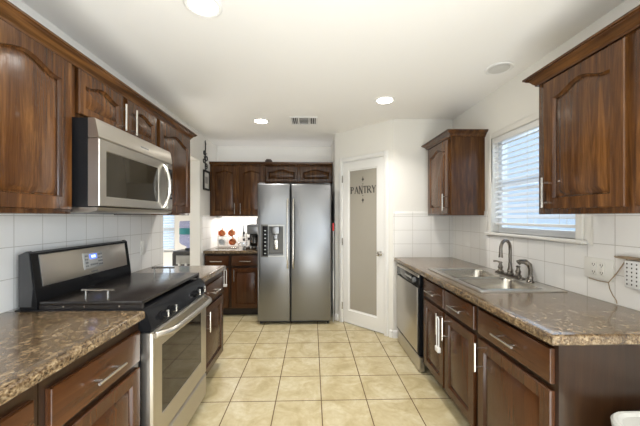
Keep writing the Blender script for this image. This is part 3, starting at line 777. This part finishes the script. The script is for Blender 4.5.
# ---------------------------------------------------------------- sink and faucet
t = thing('kitchen_sink', (1.30, 2.2, .90), 'double bowl stainless steel sink set into the right counter', 'sink')
y0, y1, n0, n1 = 1.775, 2.610, -1.562, -1.025
b = MB(RIGHT); zt = .9165
bowls = [(1.825, 2.155), (2.190, 2.532)]; bn0, bn1 = -1.455, -1.065
b.box(y0, y1, n0, bn0, .9105, zt, .001); b.box(y0, y1, bn1, n1, .9105, zt, .001)
b.box(y0, bowls[0][0], bn0, bn1, .9105, zt); b.box(bowls[0][1], bowls[1][0], bn0, bn1, .9105, zt); b.box(bowls[1][1], y1, bn0, bn1, .9105, zt)
b.build('deck', M['sinksteel'], t)
for a, c in bowls:
    b = MB(RIGHT); r0 = rrect(a, c, bn0, bn1, .001); loops = [[(p, q, zt-.0005) for p, q in r0]]
    for ins, z, r in ((.003, zt+.003, .06), (.008, zt+.003, .06), (.014, zt-.010, .06), (.022, .80, .06), (.035, .745, .055), (.075, .735, .04)):
        loops.append([(p, q, z) for p, q in rrect(a+ins, c-ins, bn0+ins, bn1-ins, r)])
    b.loft(loops, False, True)
    bo = b.build('bowl', M['bowl'], t)
    m = ((a+c)/2, (bn0+bn1)/2)
    b = MB(RIGHT); b.lathe((m[0], m[1], .7355), [(.042, 0), (.042, .003), (.032, .002), (.010, .004)], 20); b.build('drain', M['nickel'], bo)
t = thing('faucet', (1.52, 2.235, .917), 'dark pewter bridge faucet with high arched spout behind the sink', 'faucet')
Xf = 1.512
b = MB(); zf = .917
b.loft([[(p, q, zf) for p, q in rrect(Xf-.026, Xf+.026, 2.085, 2.395, .025)], [(p, q, zf+.010) for p, q in rrect(Xf-.026, Xf+.026, 2.085, 2.395, .025)], [(p, q, zf+.016) for p, q in rrect(Xf-.018, Xf+.018, 2.095, 2.385, .017)]])
b.build('base_plate', M['pewter'], t)
b = MB(); b.lathe((Xf, 2.228, zf+.016), [(.026, 0), (.026, .008), (.018, .016), (.022, .030), (.016, .045), (.013, .075), (.016, .080), (.011, .085)], 16)
P = [(Xf, 2.228, zf+.09), (Xf, 2.228, zf+.20)]; R_ = .052
for i in range(1, 13):
    a = PI*i/12; P.append((Xf-R_+R_*math.cos(a), 2.228-.030*(1-math.cos(a))/2*1.6, zf+.215+R_*1.15*math.sin(a)))
P += [(Xf-2*R_, 2.180, zf+.18), (Xf-2*R_-.002, 2.178, zf+.150)]
b.tube(P, [.0115]*(len(P)-2)+[.013, .016], 12); b.build('spout', M['pewter'], t)
for y in (2.345, 2.140):
    b = MB(); b.lathe((Xf, y, zf+.016), [(.024, 0), (.024, .008), (.014, .018), (.020, .036), (.013, .052), (.011, .066), (.016, .072), (.010, .080)], 16)
    s = 1 if y > 2.24 else -1
    b.tube([(Xf, y, zf+.09), (Xf-.018, y+s*.018, zf+.097), (Xf-.034, y+s*.036, zf+.095)], [.007, .006, .008], 8)
    b.build('lever_handle', M['pewter'], t)
t = thing('side_sprayer', (Xf, 2.018, .917), 'dark pewter side sprayer standing right of the faucet', 'sprayer')
b = MB(); b.lathe((Xf, 2.018, zf), [(.024, 0), (.024, .006), (.016, .014), (.018, .035), (.013, .045)], 16); b.build('holder', M['pewter'], t)
b = MB(); b.tube([(Xf, 2.018, zf+.045), (Xf, 2.018, zf+.09), (Xf-.006, 2.019, zf+.120), (Xf-.03, 2.028, zf+.142), (Xf-.058, 2.036, zf+.142), (Xf-.072, 2.040, zf+.132)], [.013, .014, .017, .018, .016, .019], 12); b.build('spray_head', M['pewter'], t)

# ---------------------------------------------------------------- child locks hanging on handles
def child_lock(c, F, label, L=.20, w=.026, z0=None):
    u, n, v = c
    t = thing('child_lock', F(u, n, v-L), label, 'cabinet lock')
    b = MB(F); P = [(u-w/2, n, v-L+.02), (u-w/2, n, v-.012), (u-w/4, n, v-.002), (u, n, v), (u+w/4, n, v-.002), (u+w/2, n, v-.012), (u+w/2, n, v-L+.02)]
    b.tube(P, .0045, 8); b.build('strap', M['whitep'], t)
    b = MB(F); b.box(u-w*.8, u+w*.8, n-.011, n+.011, v-L-.012, v-L+.024, .004); b.build('buckle', M['whitep'], t)
child_lock((2.10, -.898, .655), RIGHT, 'white child lock strap looped over the sink cabinet door handles', .235, .034)
child_lock((-1.172, -4.045, .655), BACK, 'white child lock strap hanging on the back cabinet door handle', .215, .030)

# ---------------------------------------------------------------- wall plates, adapter, cord
def outlet(F, u, v, n, label, gangs=1, switch=False):
    w = .0365+.0465*(gangs-1)+.0
    t = thing('wall_switch' if switch else 'wall_outlet', F(u, n, v), label, 'switch' if switch else 'outlet')
    b = MB(F); b.box(u-w, u+w, n, n+.006, v-.058, v+.058, .002); pl = b.build('plate', M['plate'], t)
    for g in range(gangs):
        c = u+(g-(gangs-1)/2)*.046
        b = MB(F)
        if switch: b.box(c-.012, c+.012, n+.005, n+.010, v-.03, v+.03, .002)
        else: b.box(c-.016, c+.016, n+.005, n+.009, v-.035, v+.035, .003)
        so = b.build('rocker' if switch else 'socket', M['plate'], t)
        if not switch:
            b = MB(F)
            for s in (-.021, .021):
                b.box(c-.008, c-.005, n+.0085, n+.0096, v+s-.004, v+s+.006); b.box(c+.005, c+.008, n+.0085, n+.0096, v+s-.004, v+s+.006); b.box(c-.002, c+.002, n+.0085, n+.0096, v+s-.011, v+s-.006)
            b.build('slots', M['slot'], so)
outlet(RIGHT, 1.612, 1.083, -(XR-.008), 'ivory double outlet plate on the right wall tiles beneath the window corner', 2)
outlet(LEFT, 2.635, 1.10, XL+.008, 'ivory wall plate on the left tiles beyond the range', 1, True)
t = thing('surge_adapter', (XR-.02, 1.40, 1.085), 'white multi-socket wall adapter at the right edge above the counter', 'adapter')
MB(RIGHT).box(1.345, 1.447, -(XR-.008), -(XR-.045), 1.02, 1.155, .006).build('housing', M['whitep'], t)
b = MB(RIGHT)
for i in range(4):
    for j in range(6): b.box(1.362+i*.022, 1.367+i*.022, -(XR-.0445), -(XR-.0465), 1.035+j*.020, 1.043+j*.020)
b.build('sockets', M['slot'], t)
xw = XR-.014
b = MB(); b.tube([(xw, 1.667, 1.020), (xw, 1.61, 1.016), (xw, 1.553, 1.018), (xw, 1.51, 1.075), (xw, 1.465, 1.150), (xw, 1.455, 1.160)], .0028, 6)
b.tube([(xw, 1.553, 1.018), (xw, 1.546, .985), (xw, 1.53, .955), (xw, 1.513, .935), (xw-.004, 1.505, .918)], .0022, 6)
tag(b.build('phone_cord', M['cord']), 'thin tan cord branching across the right wall tiles', 'cord')
b = MB(RIGHT); b.prism_v([(1.36, -(XR-.008)), (1.53, -(XR-.008)), (1.50, -(XR-.028)), (1.36, -(XR-.032))], 1.158, 1.165)
b.tube([(1.36, -(XR-.025), 1.168), (1.44, -(XR-.026), 1.170), (1.50, -(XR-.018), 1.166)], .003, 6)
tag(b.build('wire_ledge', M['cord']), 'thin tan ledge above the white adapter at the right edge', 'ledge')

# ---------------------------------------------------------------- ceiling fixtures
def can_light(x, y, on, label, group=None):
    t = thing('recessed_ceiling_light', (x, y, CEIL), label, 'ceiling light', group)
    b = MB(); b.lathe((x, y, CEIL), [(.098, -.0005), (.098, -.004), (.088, -.009), (.074, -.006), (.070, -.0008)], 28); b.build('trim_ring', M['white'], t)
    b = MB(); b.lathe((x, y, CEIL), [(.071, -.0062), (.071, -.0075), (.03, -.010), (.001, -.0105)], 24); b.build('lens', M['lens_on' if on else 'lens_off'], t)
    if on:
        L = area('can_lamp', (x, y, CEIL-.013), (0, 0, 0), .13, .13, P_CAN, WARM, math.radians(118), True)
        L.parent = t; L.location = (0, 0, -.013)
    return t
can_light(-.57, 1.57, True, 'lit recessed ceiling light at the top edge of the photo, nearest the camera')
can_light(.69, 2.80, True, 'lit recessed ceiling light in front of the pantry door')
can_light(-.59, 3.45, True, 'lit recessed ceiling light left of the ceiling vent')
can_light(.69, .55, True, 'lit recessed ceiling light over the near end of the right counter')
can_light(-.57, -1.0, True, 'lit recessed ceiling light behind the camera, left')
can_light(.69, -1.2, True, 'lit recessed ceiling light behind the camera, right')
can_light(-2.6, 3.6, True, 'lit recessed ceiling light in the breakfast room')
t = can_light(1.395, 2.18, False, 'unlit round recessed eyeball light above the sink window')
t = thing('ceiling_vent', (-.095, 3.44, CEIL), 'white rectangular air vent grille in the ceiling near the refrigerator', 'vent')
vx0, vx1, vy0, vy1 = -.250, .062, 3.29, 3.56
b = MB(); b.box(vx0, vx1, vy0, vy0+.022, CEIL-.008, CEIL-.0005, .002); b.box(vx0, vx1, vy1-.022, vy1, CEIL-.008, CEIL-.0005, .002)
for a, c in ((vx0, vx0+.02), (vx0+.088, vx0+.104), (vx1-.104, vx1-.088), (vx1-.02, vx1)): b.box(a, c, vy0+.022, vy1-.022, CEIL-.008, CEIL-.0005)
b.build('frame', M['white'], t)
MB().box(vx0+.005, vx1-.005, vy0+.005, vy1-.005, CEIL-.0012, CEIL-.0006).build('duct_backing', M['slot'], t)
b = MB()
for (a, c, k) in ((vx0+.02, vx0+.088, 3), (vx1-.088, vx1-.02, 3)):
    for i in range(k): x = a+(c-a)*(i+.5)/k; b.box(x-.005, x+.002, vy0+.022, vy1-.022, CEIL-.007, CEIL-.003)
for i in range(5): y = vy0+.022+(vy1-vy0-.044)*(i+.5)/5; b.box(vx0+.104, vx1-.104, y-.004, y+.002, CEIL-.0045, CEIL-.002)
b.build('louvres', M['white'], t)

# ---------------------------------------------------------------- wall decor on the stub wall
xw = XL+.006
t = thing('scroll_wall_ornament', (XL, 4.18, 2.2), 'black wrought iron scroll ornament on the wall above the picture frame', 'wall ornament')
b = MB()
def spiral(cy, cz, r0, turns, s, st, k=22):
    return [(xw, cy+s*(r0*(1-.75*i/k))*math.cos(st+turns*2*PI*i/k), cz+(r0*(1-.75*i/k))*math.sin(st+turns*2*PI*i/k)) for i in range(k+1)]
b.tube([(xw, 4.17, 2.02), (xw, 4.17, 2.20), (xw, 4.18, 2.40)], .008, 6)
b.tube(spiral(4.22, 2.20, .06, 1.2, 1, PI/2), .0075, 6); b.tube(spiral(4.125, 2.15, .05, 1.2, -1, PI/2), .0075, 6)
b.tube(spiral(4.21, 2.09, .045, 1.1, 1, -PI/2), .0075, 6); b.tube(spiral(4.14, 2.26, .035, 1.1, -1, -PI/2), .0075, 6)
b.tube([(xw, 4.185, 2.38), (xw, 4.165, 2.42), (xw, 4.19, 2.44)], [.010, .007, .003], 6)
b.build('scrolls', M['iron'], t)
t = thing('picture_frame', (XL, 4.21, 1.88), 'small black framed picture on the narrow wall left of the back cabinets', 'picture')
b = MB(LEFT); b.loft([lp(4.09, 4.33, 1.745, 2.02, XL+.001), lp(4.09, 4.33, 1.745, 2.02, XL+.018), lp(4.115, 4.305, 1.77, 1.995, XL+.018), lp(4.115, 4.305, 1.77, 1.995, XL+.001)], False, False)
b.build('frame', M['iron'], t)
pp = MB(LEFT).box(4.114, 4.306, XL+.002, XL+.008, 1.769, 1.996).build('picture', M['paper'], t)
MB(LEFT).box(4.16, 4.26, XL+.008, XL+.009, 1.84, 1.93).build('print', M['silver'], pp)

# ---------------------------------------------------------------- back counter: mugs on a rack, coffee maker, small things
ZC = .9105
t = thing('mug_rack', (-1.24, 4.42, ZC), 'silver wire mug rack on the back counter holding copper mugs', 'mug rack')
b = MB(); yk = 4.42
xa, xb = -1.40, -1.10
b.tube([(xa, yk+.06, ZC+.003), (xb, yk+.06, ZC+.003)], .003, 6); b.tube([(xa, yk-.07, ZC+.003), (xb, yk-.07, ZC+.003)], .003, 6)
for x in (xa, xb): b.tube([(x, yk-.07, ZC+.003), (x, yk+.06, ZC+.003), (x, yk+.06, ZC+.28)], .003, 6)
for z in (.07, .17, .28): b.tube([(xa, yk+.06, ZC+z), (xb, yk+.06, ZC+z)], .003, 6)
HK = [(-1.315, .245), (-1.175, .245), (-1.165, .105), (-1.315, .105)]
for x, z in HK: b.tube([(x, yk+.06, ZC+z+.03), (x, yk+.02, ZC+z+.045), (x, yk-.0, ZC+z+.05)], .0025, 5)
b.build('wire_frame', M['nickel'], t)
def mug(c, m, label, tilt):
    x, y, z = c
    t = thing('mug', c, label, 'mug', None)
    b = MB(); o = .04
    prof = [(.002, .0), (.040, .0), (.046, .010), (.050, .045), (.047, .085), (.043, .085), (.045, .045), (.040, .010), (.002, .006)]
    loops = []
    for r, h in prof: loops.append([(x+r*math.cos(a*2*PI/18), y-h, z+r*math.sin(a*2*PI/18)) for a in range(18)])
    b.loft(loops, True, True); b.build('cup', m, t)
    b = MB(); b.tube([(x, y-.018, z+.045), (x, y-.020, z+.068), (x, y-.040, z+.075), (x, y-.060, z+.066), (x, y-.062, z+.045)], .005, 8); b.build('handle', m, t)
mug((-1.315, yk+.015, ZC+.225), M['copper'], 'upper left copper mug on the wire rack', 0)
mug((-1.175, yk+.015, ZC+.225), M['copper'], 'upper right copper mug on the wire rack', 0)
mug((-1.165, yk+.015, ZC+.095), M['copper'], 'lower right copper mug on the wire rack', 0)
mug((-1.315, yk+.015, ZC+.095), M['whitep'], 'white mug on the wire rack below the upper left copper mug', 0)
# coffee maker
t = thing('coffee_maker', (-.84, 4.42, ZC), 'dark coffee maker with glass carafe on the back counter next to the refrigerator', 'coffee maker')
cx0, cx1, cy0, cy1 = -.945, -.735, 4.30, 4.56
b = MB(); b.box(cx0, cx1, cy0, cy1, ZC, ZC+.035, .006); b.build('base', M['blackm'], t)
MB().box(cx0+.01, cx1-.01, cy1-.09, cy1, ZC+.035, ZC+.25, .008).build('water_tank', M['blackm'], t)
b = MB(); b.loft([[(p, q, ZC+.22) for p, q in rrect(cx0, cx1, cy0, cy1, .03)], [(p, q, ZC+.34) for p, q in rrect(cx0, cx1, cy0, cy1, .03)], [(p, q, ZC+.355) for p, q in rrect(cx0+.02, cx1-.02, cy0+.02, cy1-.02, .02)]])
hd = b.build('brew_head', M['gray'], t)
MB().box(cx0+.03, cx1-.03, cy0-.003, cy0+.003, ZC+.245, ZC+.315, .002).build('front_panel', M['steel'], hd)
b = MB(); b.lathe(((cx0+cx1)/2, cy0+.085, ZC+.036), [(.050, 0), (.066, .02), (.070, .07), (.055, .12), (.045, .145)], 20); ca = b.build('carafe', M['carafe'], t)
b = MB(); b.lathe(((cx0+cx1)/2, cy0+.085, ZC+.181), [(.046, 0), (.048, .012), (.02, .02)], 18); b.tube([((cx0+cx1)/2, cy0+.04, ZC+.185), ((cx0+cx1)/2, cy0-.005, ZC+.175), ((cx0+cx1)/2, cy0-.005, ZC+.09), ((cx0+cx1)/2, cy0+.02, ZC+.07)], .008, 8); b.build('carafe_handle', M['blackm'], ca)
t = thing('coffee_canister', (-.79, 4.45, ZC+.356), 'dark round canister standing on top of the coffee maker', 'canister')
b = MB(); b.lathe((-.79, 4.45, ZC+.3555), [(.042, 0), (.045, .004), (.045, .070), (.042, .073)], 20); b.build('tin', M['gray'], t)
MB().lathe((-.79, 4.45, ZC+.429), [(.046, 0), (.046, .012), (.020, .016)], 20).build('lid', M['blackm'], t)
# wall phone charger, small glass bottle, jars in front
t = thing('knife_bar', (-1.06, 4.68, 1.15), 'slim dark bar fixed to the back wall between mugs and coffee maker', 'wall bar')
MB().box(-1.085, -1.062, YB-.030, YB-.0085, ZC+.15, ZC+.345, .004).build('bar', M['gray'], t)
t = thing('glass_mug', (-1.0, 4.40, ZC), 'clear glass cup with small black handles on the back counter', 'glass cup')
b = MB(); b.lathe((-1.0, 4.40, ZC), [(.035, 0), (.048, .03), (.052, .09), (.048, .092), (.044, .03), (.002, .01)], 18); b.build('cup', M['glass'], t)
b = MB(); b.tube([(-1.052, 4.40, ZC+.03), (-1.085, 4.40, ZC+.05), (-1.052, 4.40, ZC+.085)], .005, 6); b.build('handle', M['iron'], t)
t = thing('pod_holder', (-1.02, 4.57, ZC), 'small wire stand with dark coffee pods behind the glass cup', 'pod holder')
b = MB(); b.tube([(-1.01, 4.60, ZC), (-1.01, 4.60, ZC+.22)], .004, 6); b.lathe((-1.01, 4.60, ZC), [(.05, 0), (.05, .006), (.01, .008)], 18)
for z in (.10, .20): b.tube([(-1.05, 4.60, ZC+z), (-.965, 4.60, ZC+z)], .0025, 5)
b.build('stand', M['nickel'], t)
b = MB()
for x, z in ((-1.045, .215), (-.972, .215), (-1.045, .115), (-.972, .13)): b.lathe((x, 4.585, ZC+z-.022), [(.016, 0), (.021, .035), (.022, .038)], 12)
b.build('pods', M['blackm'], t)
jp = [(-.965, 4.24, .050, 'gray'), (-.915, 4.215, .042, 'darkwood'), (-.865, 4.23, .045, 'nickel'), (-.815, 4.215, .040, 'darkwood'), (-.765, 4.235, .050, 'gray')]
jl = ['leftmost of the small jars in front of the coffee maker, grey', 'small dark jar second from left before the coffee maker', 'small silver jar in the middle before the coffee maker', 'small dark jar near the carafe, fourth from left', 'small grey jar closest to the refrigerator']
for (x, y, h, m), lb in zip(jp, jl):
    t = thing('small_jar', (x, y, ZC), lb, 'jar', 'small jars before the coffee maker')
    MB().lathe((x, y, ZC), [(.017, 0), (.019, .004), (.019, h-.012), (.015, h-.008)], 14).build('jar', M[m], t)
    MB().lathe((x, y, ZC+h-.008), [(.017, 0), (.017, .009), (.006, .010)], 14).build('lid', M['nickel'], t)
b = MB(); b.tube([(-1.125, YB-.012, 1.37), (-1.118, YB-.012, 1.30), (-1.10, YB-.014, 1.27), (-1.085, YB-.018, 1.262)], .003, 6)
tag(b.build('charger_cord', M['gray']), 'thin grey cord hanging under the back wall cabinets', 'cord')
t = thing('under_cabinet_light', (-1.1, 4.60, 1.372), 'slim white light strip under the tall back wall cabinet', 'light')
MB().box(-1.40, -.78, 4.585, 4.625, 1.372, 1.3845, .003).build('housing', M['whitep'], t)
MB().box(-1.38, -.80, 4.590, 4.620, 1.3695, 1.3725).build('diffuser', emis('lit_strip', (1, .93, .82), 5), t)
area('strip_lamp', (-1.09, 4.60, 1.367), (0, 0, 0), .56, .03, 4.5, WARM).parent = None

# ---------------------------------------------------------------- water dispenser seen through the opening
t = thing('water_dispenser', (-1.775, 4.3, 0), 'grey water dispenser standing in the breakfast room beyond the left counter', 'water dispenser')
b = MB(); b.loft([[(p, q, z) for p, q in rrect(-1.775-w, -1.775+w, 4.3-w, 4.3+w, .03)] for z, w in ((0.001, .155), (.86, .16), (.895, .150), (.90, .11))]); b.build('cabinet', M['dgray'], t)
b = MB(); b.box(-1.87, -1.68, 4.135, 4.142, .72, .84, .002); b.build('front_panel', M['silver'], t)
for x in (-1.82, -1.73): MB().box(x-.012, x+.012, 4.105, 4.14, .70, .73, .003).build('tap', M['whitep'], t)
t = thing('water_jug', (-1.775, 4.3, .90), 'translucent blue water jug with teal label on top of the dispenser', 'water jug')
b = MB(); prof = [(.03, .0), (.03, .045), (.10, .085), (.122, .11), (.122, .19), (.115, .20), (.122, .21), (.122, .30), (.115, .31), (.122, .32), (.122, .385), (.115, .41), (.001, .415)]
b.lathe((-1.765, 4.3, .901), prof, 28); jg = b.build('bottle', M['jug'], t)
MB().lathe((-1.765, 4.3, .901+.225), [(.1235, 0), (.1235, .085)], 28).build('label', M['teal'], t)
b = MB(); b.lathe((-1.775, 4.3, .901), [(.034, 0), (.040, .004), (.040, .02), (.036, .024)], 16); b.build('collar', M['blackm'], t)

# ---------------------------------------------------------------- bin at the lower right
t = thing('trash_can', (1.25, .93, 0), 'pale metal trash can standing in the lower right corner by the end panel', 'trash can')
b = MB(); X0, X1, Y0, Y1 = 1.085, 1.47, .80, 1.10
b.loft([[(p, q, z) for p, q in rrect(X0+i, X1-i, Y0+i, Y1-i, .09, 8)] for z, i in ((.001, .015), (.03, .008), (.03, .005), (.600, .004))]); b.build('body', M['bin'], t)
b = MB(); b.loft([[(p, q, z) for p, q in rrect(X0+i, X1-i, Y0+i, Y1-i, .09, 8)] for z, i in ((.6005, .0), (.624, -.002), (.632, .003), (.632, .012), (.622, .020), (.624, .06))]); b.build('lid', M['binlid'], t)
MB().box(1.21, 1.31, .77, .80, .012, .03, .004).build('pedal', M['blackm'], t)
